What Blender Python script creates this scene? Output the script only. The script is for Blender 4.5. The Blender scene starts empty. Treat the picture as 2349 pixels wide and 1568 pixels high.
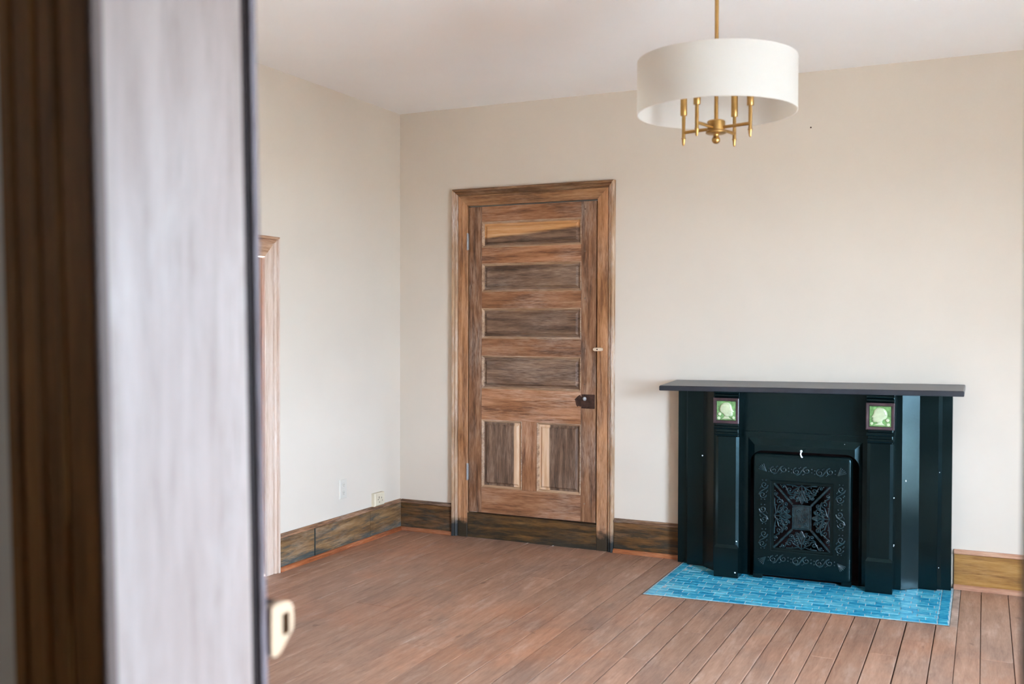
import bpy, bmesh, math, random
from mathutils import Vector, Matrix

random.seed(7)
scene = bpy.context.scene
COL = scene.collection

# ------------------------------------------------------------------ camera
YAW, PITCH, ROLL = 0.44431, 0.01772, 0.002608
CAM = Vector((3.57088, -5.73866, 1.38824))
cam_data = bpy.data.cameras.new('camera')
cam_data.sensor_width = 36.0
cam_data.lens = 34.908
cam_data.clip_start = 0.05
cam_data.dof.use_dof = True
cam_data.dof.focus_distance = 6.0
cam_data.dof.aperture_fstop = 2.8
cam = bpy.data.objects.new('camera', cam_data)
COL.objects.link(cam)
fw = Vector((-math.sin(YAW) * math.cos(PITCH), math.cos(YAW) * math.cos(PITCH), -math.sin(PITCH)))
rt = Vector((math.cos(YAW), math.sin(YAW), 0))
up = rt.cross(fw)
r2 = rt * math.cos(ROLL) + up * math.sin(ROLL)
u2 = up * math.cos(ROLL) - rt * math.sin(ROLL)
cam.matrix_world = Matrix(((r2.x, u2.x, -fw.x, CAM.x), (r2.y, u2.y, -fw.y, CAM.y),
                           (r2.z, u2.z, -fw.z, CAM.z), (0, 0, 0, 1)))
scene.camera = cam

# ------------------------------------------------------------------ world, exposure
world = bpy.data.worlds.new('overcast_sky')
scene.world = world
world.use_nodes = True
bg = world.node_tree.nodes['Background']
bg.inputs['Color'].default_value = (0.71, 0.95, 1.24, 1)
bg.inputs['Strength'].default_value = 9.5
vs = scene.view_settings
vs.view_transform = 'Standard'
vs.look = 'None'
vs.exposure = 3.12
vs.gamma = 1.0
vs.use_curve_mapping = False
scene.cycles.use_denoising = True
scene.cycles.max_bounces = 14
scene.cycles.diffuse_bounces = 8
scene.cycles.sample_clamp_indirect = 8.0
scene.cycles.caustics_reflective = False
scene.cycles.caustics_refractive = False

# ------------------------------------------------------------------ room numbers
H = 2.8            # ceiling
RX = 5.0           # right wall
DY = -4.655        # room face of the doorway wall
HY = -4.905        # hall face of the doorway wall
HALL = -6.9
WINDOWS = [(-0.64, -0.36, 0.08, 1.58), (-4.20, -2.75, 0.45, 2.05)]   # y0,y1,z0,z1 in the right wall; the narrow one is added for reflections on the iron

ADDED_HALL_WIN = (1.1, 1.4, 1.75, 2.05)          # x0,x1,z0,z1: unseen window added behind the camera to light the hall casing
hl = bpy.data.lights.new('added_hall_daylight', 'AREA')
hl.shape = 'RECTANGLE'; hl.size = .30; hl.size_y = .30; hl.cycles.is_portal = True
hlo = bpy.data.objects.new('added_hall_daylight', hl)
hlo.location = (1.25, HALL - .14, 1.90); hlo.rotation_euler = (math.radians(90), 0, 0)
COL.objects.link(hlo)
for (wy0, wy1, wz0, wz1) in WINDOWS:
    ld = bpy.data.lights.new('window_daylight', 'AREA')
    ld.shape = 'RECTANGLE'
    ld.size = wz1 - wz0
    ld.size_y = wy1 - wy0
    ld.cycles.is_portal = True
    lo = bpy.data.objects.new('window_daylight', ld)
    lo.location = (RX + 0.19, (wy0 + wy1) / 2, (wz0 + wz1) / 2)
    lo.rotation_euler = (0, math.radians(90), 0)
    COL.objects.link(lo)

# ------------------------------------------------------------------ helpers
def tag(o, label=None, cat=None, group=None, kind=None):
    if label: o['label'] = label
    if cat: o['category'] = cat
    if group: o['group'] = group
    if kind: o['kind'] = kind
    return o

def empty(name, loc=(0, 0, 0)):
    o = bpy.data.objects.new(name, None)
    o.empty_display_size = 0.1
    o.location = loc
    COL.objects.link(o)
    return o

def wloc(o):
    v = Vector((0, 0, 0))
    while o is not None:
        v += o.location
        o = o.parent
    return v

def mesh_obj(name, verts, faces, mat, parent=None, smooth=False, angle=None):
    off = wloc(parent) if parent else Vector((0, 0, 0))
    me = bpy.data.meshes.new(name)
    me.from_pydata([(v[0] - off.x, v[1] - off.y, v[2] - off.z) for v in verts], [], faces)
    bm = bmesh.new(); bm.from_mesh(me)
    bmesh.ops.recalc_face_normals(bm, faces=bm.faces)
    bm.to_mesh(me); bm.free()
    if smooth:
        for p in me.polygons: p.use_smooth = True
        if angle:
            me.set_sharp_from_angle(angle=math.radians(angle))
    if mat: me.materials.append(mat)
    o = bpy.data.objects.new(name, me)
    COL.objects.link(o)
    if parent: o.parent = parent
    return o

class MB:
    """collects shapes for one mesh"""
    def __init__(s): s.v = []; s.f = []
    def add(s, verts, faces):
        b = len(s.v); s.v += [tuple(x) for x in verts]; s.f += [tuple(i + b for i in f) for f in faces]
    def box(s, x0, x1, y0, y1, z0, z1, b=0.0):
        if b <= 0:
            v = [(x, y, z) for x in (x0, x1) for y in (y0, y1) for z in (z0, z1)]
            s.add(v, [(0, 1, 3, 2), (4, 6, 7, 5), (0, 4, 5, 1), (2, 3, 7, 6), (0, 2, 6, 4), (1, 5, 7, 3)])
            return
        bm = bmesh.new()
        bmesh.ops.create_cube(bm, size=1)
        for vv in bm.verts:
            vv.co = Vector((x0 + (vv.co.x + .5) * (x1 - x0), y0 + (vv.co.y + .5) * (y1 - y0), z0 + (vv.co.z + .5) * (z1 - z0)))
        bmesh.ops.bevel(bm, geom=list(bm.edges), offset=b, segments=1, profile=0.5, affect='EDGES')
        s.addbm(bm)
    def addbm(s, bm):
        bm.verts.index_update()
        s.add([v.co.copy() for v in bm.verts], [[v.index for v in f.verts] for f in bm.faces]); bm.free()
    def lathe(s, prof, cx, cy, n=24, cap=True):
        """prof: list of (r,z)"""
        b = []
        for (r, z) in prof:
            b.append([(cx + r * math.cos(2 * math.pi * k / n), cy + r * math.sin(2 * math.pi * k / n), z) for k in range(n)])
        s.loops(b, True, cap)
    def loops(s, loops, closed=True, cap=False):
        n = len(loops[0]); v = [p for l in loops for p in l]; f = []
        for i in range(len(loops) - 1):
            for k in range(n if closed else n - 1):
                k2 = (k + 1) % n
                f.append((i * n + k, i * n + k2, (i + 1) * n + k2, (i + 1) * n + k))
        if cap:
            f.append(tuple(range(n))); f.append(tuple((len(loops) - 1) * n + k for k in range(n)))
        s.add(v, f)
    def tube(s, pts, r, n=8, taper=None):
        pts = [Vector(p) for p in pts]; loops = []
        nrm = None
        for i, p in enumerate(pts):
            t = (pts[min(i + 1, len(pts) - 1)] - pts[max(i - 1, 0)]).normalized()
            if nrm is None:
                a = Vector((0, 1, 0)) if abs(t.y) < .9 else Vector((1, 0, 0))
                nrm = (a - t * a.dot(t)).normalized()
            else:
                nrm = (nrm - t * nrm.dot(t)).normalized()
            bn = t.cross(nrm)
            rr = r if taper is None else r * taper(i / (len(pts) - 1))
            loops.append([p + (nrm * math.cos(2 * math.pi * k / n) + bn * math.sin(2 * math.pi * k / n)) * rr for k in range(n)])
        s.loops(loops, True, True)
    def prism(s, poly, z0, z1):
        n = len(poly)
        s.add([(x, y, z0) for x, y in poly] + [(x, y, z1) for x, y in poly],
              [tuple(range(n)), tuple(range(n, 2 * n))] + [(k, (k + 1) % n, n + (k + 1) % n, n + k) for k in range(n)])
    def sphere(s, c, r, n=10, m=7, sy=1.0):
        loops = []
        for i in range(1, m):
            a = math.pi * i / m
            loops.append([(c[0] + r * math.sin(a) * math.cos(2 * math.pi * k / n), c[1] + sy * r * math.sin(a) * math.sin(2 * math.pi * k / n), c[2] + r * math.cos(a)) for k in range(n)])
        s.loops(loops, True, True)
    def warp(s, fn): s.v = [fn(*p) for p in s.v]; return s
    def build(s, name, mat, parent=None, smooth=False, angle=None):
        return mesh_obj(name, s.v, s.f, mat, parent, smooth, angle)

def box(name, x0, x1, y0, y1, z0, z1, mat, parent=None, b=0.0):
    m = MB(); m.box(x0, x1, y0, y1, z0, z1, b)
    return m.build(name, mat, parent)

# ------------------------------------------------------------------ materials
class NT:
    def __init__(s, name):
        s.m = bpy.data.materials.new(name); s.m.use_nodes = True
        s.t = s.m.node_tree; s.n = s.t.nodes; s.p = s.n['Principled BSDF']; s.o = s.n['Material Output']
    def new(s, typ, **kw):
        x = s.n.new(typ)
        for k, v in kw.items():
            if k in x.inputs: s.put(x.inputs[k], v)
            else: setattr(x, k, v)
        return x
    def put(s, sock, v):
        if isinstance(v, bpy.types.NodeSocket): s.t.links.new(v, sock)
        else: sock.default_value = v
    def coord(s, rand=0.0, space='Object'):
        tc = s.new('ShaderNodeTexCoord')
        if rand == 0: return tc.outputs[space]
        oi = s.new('ShaderNodeObjectInfo')
        mul = s.new('ShaderNodeVectorMath', operation='SCALE'); mul.inputs[0].default_value = (rand, rand * .7, rand * 1.3)
        s.t.links.new(oi.outputs['Random'], mul.inputs['Scale'])
        add = s.new('ShaderNodeVectorMath', operation='ADD')
        s.t.links.new(tc.outputs[space], add.inputs[0]); s.t.links.new(mul.outputs[0], add.inputs[1])
        return add.outputs[0]
    def scale(s, vec, sc):
        mp = s.new('ShaderNodeMapping'); s.t.links.new(vec, mp.inputs['Vector']); mp.inputs['Scale'].default_value = sc
        return mp.outputs[0]
    def noise(s, vec, scale=5, detail=4, rough=.55, dist=0.0):
        x = s.new('ShaderNodeTexNoise'); s.t.links.new(vec, x.inputs['Vector'])
        x.inputs['Scale'].default_value = scale; x.inputs['Detail'].default_value = detail
        x.inputs['Roughness'].default_value = rough; x.inputs['Distortion'].default_value = dist
        return x.outputs['Fac']
    def ramp(s, fac, stops):
        x = s.new('ShaderNodeValToRGB'); s.t.links.new(fac, x.inputs['Fac'])
        e = x.color_ramp.elements
        while len(e) < len(stops): e.new(0.5)
        for el, (pos, c) in zip(e, stops):
            el.position = pos; el.color = (c[0], c[1], c[2], 1) if not isinstance(c, (int, float)) else (c, c, c, 1)
        return x.outputs['Color']
    def mix(s, fac, a, b, blend='MIX'):
        x = s.new('ShaderNodeMix', data_type='RGBA', blend_type=blend)
        s.put(x.inputs[0], fac)
        for sock, v in ((x.inputs[6], a), (x.inputs[7], b)):
            if isinstance(v, (tuple, list)): v = (v[0], v[1], v[2], 1)
            s.put(sock, v)
        return x.outputs[2]
    def math(s, op, a, b=0.0, clamp=False):
        x = s.new('ShaderNodeMath', operation=op, use_clamp=clamp)
        s.put(x.inputs[0], a); s.put(x.inputs[1], b); return x.outputs[0]
    def sep(s, vec):
        x = s.new('ShaderNodeSeparateXYZ'); s.t.links.new(vec, x.inputs[0]); return x.outputs
    def rng(s, v, a, b, c=0.0, d=1.0):
        x = s.new('ShaderNodeMapRange', clamp=True)
        s.put(x.inputs[0], v); x.inputs[1].default_value = a; x.inputs[2].default_value = b
        x.inputs[3].default_value = c; x.inputs[4].default_value = d
        return x.outputs[0]
    def bump(s, h, strength=.2, dist=.002):
        x = s.new('ShaderNodeBump'); x.inputs['Strength'].default_value = strength; x.inputs['Distance'].default_value = dist
        s.t.links.new(h, x.inputs['Height']); s.t.links.new(x.outputs[0], s.p.inputs['Normal'])
    def out(s, col=None, rough=.6, spec=.5, metal=0.0):
        if col is not None:
            if isinstance(col, (tuple, list)): col = (col[0], col[1], col[2], 1)
            s.put(s.p.inputs['Base Color'], col)
        s.put(s.p.inputs['Roughness'], rough)
        s.p.inputs['Specular IOR Level'].default_value = spec
        s.p.inputs['Metallic'].default_value = metal
        return s.m

def paint(name, c, rough=.8, var=.05, sc=3.0, bump=.05, spec=.3):
    n = NT(name); v = n.coord()
    f = n.noise(v, sc, 3)
    lo = tuple(x * (1 - var) for x in c); hi = tuple(min(1, x * (1 + var)) for x in c)
    n.bump(n.noise(v, 60, 3), bump, .002)
    return n.out(n.ramp(f, [(.3, lo), (.7, hi)]), rough, spec)

AX = {'x': (1.2, 14, 14), 'y': (14, 1.2, 14), 'z': (14, 14, 1.2)}

def wood(name, axis, stops, rand=17.0, wash=0.0, wash_col=(.58, .48, .40), rough=.6, streak=.55, fine=5.0, stain=None, spec=.3, patch=None, bump=.25, tint=(.95, .80, .62), contrast=1.55, vary=.0):
    """stops: colour ramp for the grain; wash: amount of pale residue; stain: (z limit, soft, colour) dark stain at the foot;
    patch: function(nt, coords)->(mask, colour)"""
    n = NT(name); base = n.coord(); v = n.coord(rand)
    g = n.noise(n.scale(v, AX[axis]), 2.2, 6, .62, .35)
    g2 = n.noise(n.scale(v, tuple(a * 3 for a in AX[axis])), fine, 4, .6)
    f = n.math('ADD', n.math('MULTIPLY', g, 1 - streak * .5), n.math('MULTIPLY', g2, streak * .5))
    f = n.rng(f, .5 - .5 / contrast, .5 + .5 / contrast)
    c = n.ramp(f, [(p, tuple(a * b for a, b in zip(q, tint))) for p, q in stops])
    blot = n.noise(n.scale(v, tuple(1 + a * .12 for a in AX[axis])), 2.5, 4, .6)
    if patch:
        m, pc = patch(n, base, g)
        c = n.mix(m, c, pc)
    if wash > 0:
        w = n.math('MULTIPLY', n.rng(blot, .42, .75), n.rng(g2, .35, .7))
        c = n.mix(n.math('MULTIPLY', w, wash), c, wash_col)
    if stain:
        z = n.sep(base)[2]
        nz = n.noise(n.scale(base, (5, 5, 9)), 3, 4)
        zz = n.math('ADD', z, n.math('MULTIPLY', n.math('SUBTRACT', nz, .5), stain[1]))
        c = n.mix(n.rng(zz, stain[0] + .035, stain[0] - .030), c, stain[2])
    if vary:
        oi = n.new('ShaderNodeObjectInfo'); hs = n.new('ShaderNodeHueSaturation'); n.t.links.new(c, hs.inputs['Color'])
        n.t.links.new(n.rng(oi.outputs['Random'], 0, 1, 1 - vary, 1 + vary), hs.inputs['Value']); c = hs.outputs[0]
    n.bump(f, bump, .003)
    return n.out(c, rough, spec)

S = lambda *c: tuple(((x / 255) ** 2.2) for x in c)      # a photographed sRGB colour as linear

M = {}
M['wall'] = paint('wall_paint', (.645, .56, .465), .75, .02, 2.0)
M['wall_hall'] = paint('hall_wall_paint', (.72, .61, .45), .8, .03)
M['ceiling'] = paint('ceiling_paint', (.90, .885, .87), .85, .015, 1.5)
M['ground'] = paint('pale_paving', (.46, .405, .345), .95, .08, .5)
M['white_trim'] = paint('white_window_paint', (.75, .74, .71), .5, .02)

door_stops = [(.30, (.085, .040, .021)), (.46, (.205, .105, .058)), (.58, (.30, .165, .100)), (.75, (.43, .27, .18))]
rail_stops = [(.28, (.12, .053, .028)), (.45, (.27, .135, .073)), (.6, (.38, .205, .128)), (.78, (.50, .32, .215))]
panel_stops = [(.30, (.060, .038, .028)), (.47, (.140, .092, .070)), (.6, (.205, .14, .108)), (.78, (.31, .23, .18))]
M['stile'] = wood('stripped_wood_upright', 'z', [(p, tuple(.82 * a for a in c)) for p, c in door_stops], wash=.55, vary=.06)
M['rail'] = wood('stripped_wood_rail', 'x', rail_stops, wash=.50, vary=.14)
M['mullion'] = wood('stripped_wood_mullion', 'z', rail_stops, wash=.30)
M['panel'] = wood('weathered_panel', 'x', panel_stops, wash=.35, vary=.08)
M['casing_z'] = wood('casing_wood_upright', 'z', [(.3, (.17, .080, .038)), (.47, (.35, .185, .096)), (.6, (.48, .27, .155)), (.78, (.60, .40, .27))], wash=.35, stain=(.105, .16, (.034, .023, .012)))
M['casing_x'] = wood('casing_wood_head', 'x', [(.3, (.12, .060, .029)), (.47, (.25, .135, .069)), (.6, (.35, .20, .11)), (.78, (.45, .29, .18))], wash=.25)
M['closet_z'] = wood('pale_casing_upright', 'z', [(.2, (.34, .22, .15)), (.5, (.58, .46, .38)), (.75, (.68, .60, .53))], contrast=1.0, wash=.8, wash_col=(.74, .67, .61), tint=(1.05, .98, .92))
M['closet_y'] = wood('pale_casing_head', 'y', [(.3, (.30, .17, .10)), (.5, (.48, .32, .22)), (.75, (.60, .46, .36))], wash=.4, wash_col=(.70, .62, .55), tint=(1.05, .95, .85))
M['closet_door'] = wood('orange_door_wood', 'z', [(.3, (.28, .12, .05)), (.5, (.45, .22, .11)), (.75, (.55, .32, .19))], wash=.2)

def fresh_top(n, base, g):     # bare orange wood over the upper part of the top panel, slanting edge
    x, y, z = n.sep(base)
    e = n.math('SUBTRACT', z, n.math('ADD', 1.815, n.math('MULTIPLY', x, .074)))
    e = n.math('ADD', e, n.math('MULTIPLY', n.math('SUBTRACT', g, .5), .03))
    return n.rng(e, -.008, .008), n.ramp(g, [(.3, (.38, .16, .05)), (.5, (.52, .25, .09)), (.7, (.62, .37, .20))])
def fresh_right(n, base, g):
    x, y, z = n.sep(base)
    return n.rng(n.math('ADD', x, n.math('MULTIPLY', n.math('SUBTRACT', g, .5), .008)), .852 - .976, .860 - .976), n.ramp(g, [(.3, (.50, .27, .13)), (.5, (.64, .41, .25)), (.7, (.70, .50, .35))])
def fresh_left(n, base, g):
    x, y, z = n.sep(base)
    return n.rng(n.math('ADD', x, n.math('MULTIPLY', n.math('SUBTRACT', g, .5), .008)), 1.108 - .976, 1.100 - .976), n.ramp(g, [(.3, (.50, .27, .13)), (.5, (.64, .41, .25)), (.7, (.70, .50, .35))])
M['moulding'] = wood('pale_lit_panel_moulding', 'x', [(.3, (.20, .125, .082)), (.5, (.38, .265, .19)), (.75, (.56, .43, .33))], wash=.6, wash_col=(.66, .58, .50))  # residual paint, made paler to carry the light on the moulding edges
M['band_z'] = wood('pale_lit_back_band', 'z', [(.3, (.20, .11, .065)), (.5, (.46, .33, .24)), (.75, (.64, .53, .44))], contrast=1.1, wash=1.0, wash_col=(.74, .70, .66), stain=(.10, .09, (.030, .030, .028)))  # pale wash stands in for light caught by the right-facing moulding
M['band_x'] = wood('brown_back_band', 'x', [(.3, (.09, .045, .022)), (.5, (.20, .115, .064)), (.75, (.36, .24, .155))], wash=.4)
M['panel_top'] = wood('weathered_panel_fresh_top', 'x', panel_stops, wash=.2, patch=fresh_top)
M['panel_lowl'] = wood('weathered_panel_fresh_right', 'z', panel_stops, wash=.2, patch=fresh_right)
M['panel_lowr'] = wood('weathered_panel_fresh_left', 'z', panel_stops, wash=.2, patch=fresh_left)

def smear(dark, lo, hi, ax='x', foot=.10):
    def fn(n, base, g):
        b = n.noise(n.scale(base, {'x': (2.2, 9, 17), 'y': (9, 2.2, 17)}[ax]), 2.0, 7, .68, .5)
        z = n.sep(base)[2]
        b = n.math('ADD', b, n.math('MULTIPLY', n.rng(z, .075, .0), foot))
        return n.math('MULTIPLY', n.rng(b, lo, hi), .9), dark
    return fn
base_stops = [(.30, (.045, .026, .010)), (.47, (.115, .062, .022)), (.6, (.165, .088, .034)), (.76, (.24, .14, .06))]
M['base_x'] = wood('stained_skirting', 'x', base_stops, wash=.12, patch=smear((.018, .020, .016), .45, .62), rough=.5)
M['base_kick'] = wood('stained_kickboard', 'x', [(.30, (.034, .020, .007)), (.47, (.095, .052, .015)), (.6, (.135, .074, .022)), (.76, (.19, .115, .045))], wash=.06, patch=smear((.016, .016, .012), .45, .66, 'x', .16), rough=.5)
M['base_right'] = wood('ochre_skirting', 'x', [(.3, (.19, .10, .026)), (.47, (.32, .18, .052)), (.6, (.39, .235, .075)), (.76, (.46, .30, .12))], wash=.12, rough=.5)
M['base_y'] = wood('stained_skirting_side', 'y', [(.3, (.10, .058, .026)), (.47, (.20, .125, .065)), (.6, (.27, .18, .10)), (.76, (.38, .29, .19))], wash=.3, wash_col=(.55, .56, .54), patch=smear((.032, .050, .049), .49, .66, 'y', .16), rough=.5)
M['joint'] = paint('dark_green_paint_residue', (.018, .026, .026), .5, .5, 30)
M['cap_x'] = wood('skirting_cap', 'x', [(.35, (.06, .035, .022)), (.6, (.22, .13, .085)), (.75, (.42, .30, .23))], wash=.5)
M['cap_y'] = wood('skirting_cap_side', 'y', [(.35, (.10, .06, .04)), (.6, (.33, .19, .12)), (.75, (.50, .36, .28))], wash=.5)
M['shoe_x'] = wood('shoe_moulding', 'x', [(.35, (.20, .065, .025)), (.6, (.36, .14, .065)), (.75, (.46, .24, .14))], wash=.25, rough=.45)
M['shoe_y'] = wood('shoe_moulding_side', 'y', [(.35, (.20, .06, .022)), (.6, (.38, .13, .055)), (.75, (.46, .22, .12))], wash=.15, rough=.45)
M['shoe_r'] = wood('pale_shoe_moulding', 'x', [(.35, (.36, .19, .14)), (.6, (.50, .31, .24)), (.75, (.58, .40, .33))], wash=.3, rough=.45)

def floor_mat():
    n = NT('worn_floorboards'); base = n.coord(); v = n.coord(29)
    g = n.noise(n.scale(v, (15, 1.3, 4)), 2.4, 7, .62, .6)
    g2 = n.noise(n.scale(v, (70, 6, 4)), 3, 4, .6)
    big = n.noise(base, .95, 5, .62)
    big2 = n.noise(n.scale(base, (1.5, .9, 1)), 2.1, 6, .68, .3)
    worn = n.noise(n.scale(v, (9, 1.6, 3)), 2.2, 5, .7)
    f = n.math('ADD', n.math('MULTIPLY', g, .62), n.math('MULTIPLY', g2, .38))
    c = n.ramp(f, [(.28, (.185, .090, .055)), (.44, (.300, .162, .104)), (.55, (.355, .200, .132)), (.72, (.45, .275, .190))])
    c = n.mix(n.math('MULTIPLY', n.rng(big, .47, .68), .75), c, n.ramp(f, [(.3, (.29, .105, .050)), (.7, (.50, .235, .130))]))
    c = n.mix(n.math('MULTIPLY', n.rng(big2, .48, .70), .72), c, n.ramp(f, [(.3, (.150, .092, .067)), (.7, (.31, .205, .155))]))
    c = n.mix(n.math('MULTIPLY', n.rng(worn, .54, .72), .55), c, (.52, .36, .275))
    spot = n.noise(n.scale(base, (7, 3.5, 1)), 1.6, 3, .5)
    c = n.mix(n.math('MULTIPLY', n.rng(spot, .69, .74), .5), c, (.10, .040, .022))
    oi = n.new('ShaderNodeObjectInfo')
    hsv = n.new('ShaderNodeHueSaturation'); n.t.links.new(c, hsv.inputs['Color'])
    n.t.links.new(n.rng(oi.outputs['Random'], 0, 1, .89, 1.09), hsv.inputs['Value'])
    n.bump(f, .15, .002)
    return n.out(hsv.outputs[0], n.ramp(big2, [(.3, .42), (.7, .58)]), .35)
M['floor'] = floor_mat()
M['subfloor'] = paint('subfloor_shadow', (.05, .033, .024), .9, .2)
M['hall_floor'] = wood('hall_floor_wood', 'y', [(.3, (.08, .045, .03)), (.7, (.2, .12, .08))])

def iron():
    n = NT('green_black_gloss_paint'); v = n.coord()
    f = n.noise(v, 6, 4); fl = n.noise(v, 140, 2)
    c = n.ramp(f, [(.3, (.0008, .0035, .0038)), (.7, (.0013, .0051, .0055))])
    n.bump(n.noise(v, 35, 4), .06, .002)
    m = n.out(c, n.ramp(f, [(.3, .19), (.7, .25)]), .36)
    n.p.inputs['Specular Tint'].default_value = (.55, .92, 1.0, 1)
    n.p.inputs['Coat Weight'].default_value = .0
    n.p.inputs['Coat Roughness'].default_value = .22
    return m
M['iron'] = iron()
def glint_iron():  # same paint, lightened to put highlights on the raised relief
    n = NT('raised_iron_highlights'); v = n.coord()
    return n.out(n.ramp(n.noise(v, 40, 3), [(.35, (.005, .014, .016)), (.65, (.016, .036, .040))]), .2, .5)
M['iron_glint'] = glint_iron()
M['shelf'] = paint('worn_slate_paint', (.022, .025, .032), .30, .3, 9, .08, .5)
M['soot'] = paint('rusty_firebox', (.020, .0065, .0060), .9, .5, 8)
M['chip'] = paint('bare_white_chip', (.75, .80, .82), .6, .05)
M['tile_frame'] = paint('maroon_glazed_clay', (.045, .022, .026), .35, .5, 25, .3, .5)
M['majolica_low'] = paint('deep_green_majolica', (.15, .29, .10), .18, .5, 40, .1, .6)
M['majolica_high'] = paint('pale_green_majolica', (.47, .53, .33), .18, .12, 35, .1, .6)

def hearth_tile():
    n = NT('turquoise_glazed_tile'); v = n.coord(9)
    st = n.noise(n.scale(v, (13, 60, 9)), 1.6, 5, .65, .6)
    oi = n.new('ShaderNodeObjectInfo')
    c = n.ramp(n.math('ADD', n.math('MULTIPLY', n.rng(st, .25, .75), .62), n.math('MULTIPLY', oi.outputs['Random'], .26)),
               [(.16, (.008, .17, .33)), (.36, (.030, .33, .50)), (.54, (.105, .48, .61)), (.80, (.46, .74, .79))])
    m = n.out(c, .16, .55)
    return m
M['tile'] = hearth_tile()
M['grout'] = paint('pale_grout', (.33, .42, .44), .9, .25, 20)
M['lip'] = paint('brown_debris_line', (.15, .095, .065), .9, .6, 40, .3)
M['cement'] = paint('cement_edge', (.36, .25, .19), .9, .3, 14)

def brass():
    n = NT('satin_brass'); v = n.coord()
    c = n.ramp(n.noise(v, 12, 3), [(.3, (.40, .225, .068)), (.7, (.50, .295, .105))])
    return n.out(c, .36, .5, .92)
M['brass'] = brass()

def linen():
    n = NT('white_linen'); v = n.coord()
    w = n.noise(n.scale(v, (1, 1, 6)), 130, 2)
    n.bump(w, .12, .0006)
    m = n.out((.70, .69, .67), .85, .15)
    tr = n.new('ShaderNodeBsdfTranslucent'); tr.inputs['Color'].default_value = (.85, .78, .69, 1)
    mx = n.new('ShaderNodeMixShader'); mx.inputs[0].default_value = .58
    n.t.links.new(n.p.outputs[0], mx.inputs[1]); n.t.links.new(tr.outputs[0], mx.inputs[2])
    n.t.links.new(mx.outputs[0], n.o.inputs['Surface'])
    return m
M['linen'] = linen()

M['jamb'] = wood('limewashed_jamb', 'z', [(.25, (.125, .082, .066)), (.45, (.205, .160, .142)), (.7, (.275, .228, .208))], wash=.7, wash_col=(.285, .243, .215), rough=.5, spec=.25, streak=.4, bump=.05, tint=(1.0, .92, .86), contrast=.9)
M['hall_casing'] = wood('dark_brown_casing', 'z', [(.3, (.08, .040, .013)), (.5, (.22, .115, .040)), (.7, (.38, .20, .075))], contrast=.95, rough=.55, spec=.15)
M['dark_edge'] = wood('dark_varnish_and_gap_shade', 'z', [(.3, (.006, .003, .0028)), (.6, (.012, .006, .006)), (.8, (.022, .012, .012))], rough=.6, spec=.1)  # also colours the shadow gap beside the jamb
M['grey_edge'] = wood('greyed_casing_edge', 'z', [(.3, (.045, .022, .020)), (.6, (.11, .082, .085)), (.8, (.19, .16, .17))], wash=.6, wash_col=(.19, .175, .19), rough=.5, spec=.3, tint=(1, 1, 1))
M['pink_edge'] = wood('greyed_pink_edge', 'z', [(.3, (.045, .026, .020)), (.6, (.085, .055, .044)), (.8, (.13, .095, .08))], rough=.6, spec=.2, tint=(1, 1, 1), contrast=1.0)
M['keeper'] = paint('cream_enamelled_iron', (.40, .262, .158), .4, .08, 12, .05, .5)
M['black'] = paint('black_hollow_shade', (.006, .004, .003), .9, .1)  # flat black painted in for the shade inside hollows
M['plastic'] = paint('ivory_plastic', (.60, .545, .465), .4, .02, 5, .02, .5)
M['cream'] = paint('cream_bakelite', (.64, .55, .40), .45, .06, 12, .03, .5)
M['slot'] = paint('socket_slot', (.12, .09, .06), .7, .1)
M['rust'] = paint('rusted_iron', (.045, .018, .010), .65, .6, 40, .5)
M['steel'] = paint('dull_steel', (.30, .29, .28), .4, .2, 40, .2, .5)
M['bone'] = paint('bone_wood_button', (.66, .50, .35), .5, .1, 25)

def pane():
    n = NT('window_glass')
    tr = n.new('ShaderNodeBsdfTransparent'); gl = n.new('ShaderNodeBsdfGlossy'); gl.inputs['Roughness'].default_value = .02
    mx = n.new('ShaderNodeMixShader'); mx.inputs[0].default_value = .06
    n.t.links.new(tr.outputs[0], mx.inputs[1]); n.t.links.new(gl.outputs[0], mx.inputs[2])
    n.t.links.new(mx.outputs[0], n.o.inputs['Surface'])
    return n.m
M['glass'] = pane()

# ------------------------------------------------------------------ shell
def lean(z): return -0.025 * (z - 1.36)       # the old doorway stands a little out of plumb

def wall_with_holes(name, along, a0, a1, b0, b1, z0, z1, holes, mat, label, fn=None):
    """along: 'x' or 'y' is the long axis a; b is the thickness; holes (a0,a1,z0,z1)"""
    m = MB()
    cuts = sorted({a0, a1, *[h[0] for h in holes], *[h[1] for h in holes]})
    for c0, c1 in zip(cuts, cuts[1:]):
        mid = (c0 + c1) / 2
        spans = [(z0, z1)]
        for h in holes:
            if h[0] < mid < h[1]:
                spans = [s for (s0, s1) in spans for s in ((s0, min(s1, h[2])), (max(s0, h[3]), s1)) if s[1] > s[0] + 1e-6]
        for s0, s1 in spans:
            if along == 'x': m.box(c0, c1, b0, b1, s0, s1)
            else: m.box(b0, b1, c0, c1, s0, s1)
    if fn: m.warp(fn)
    o = m.build(name, mat)
    return tag(o, label, 'wall', kind='structure')

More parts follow.
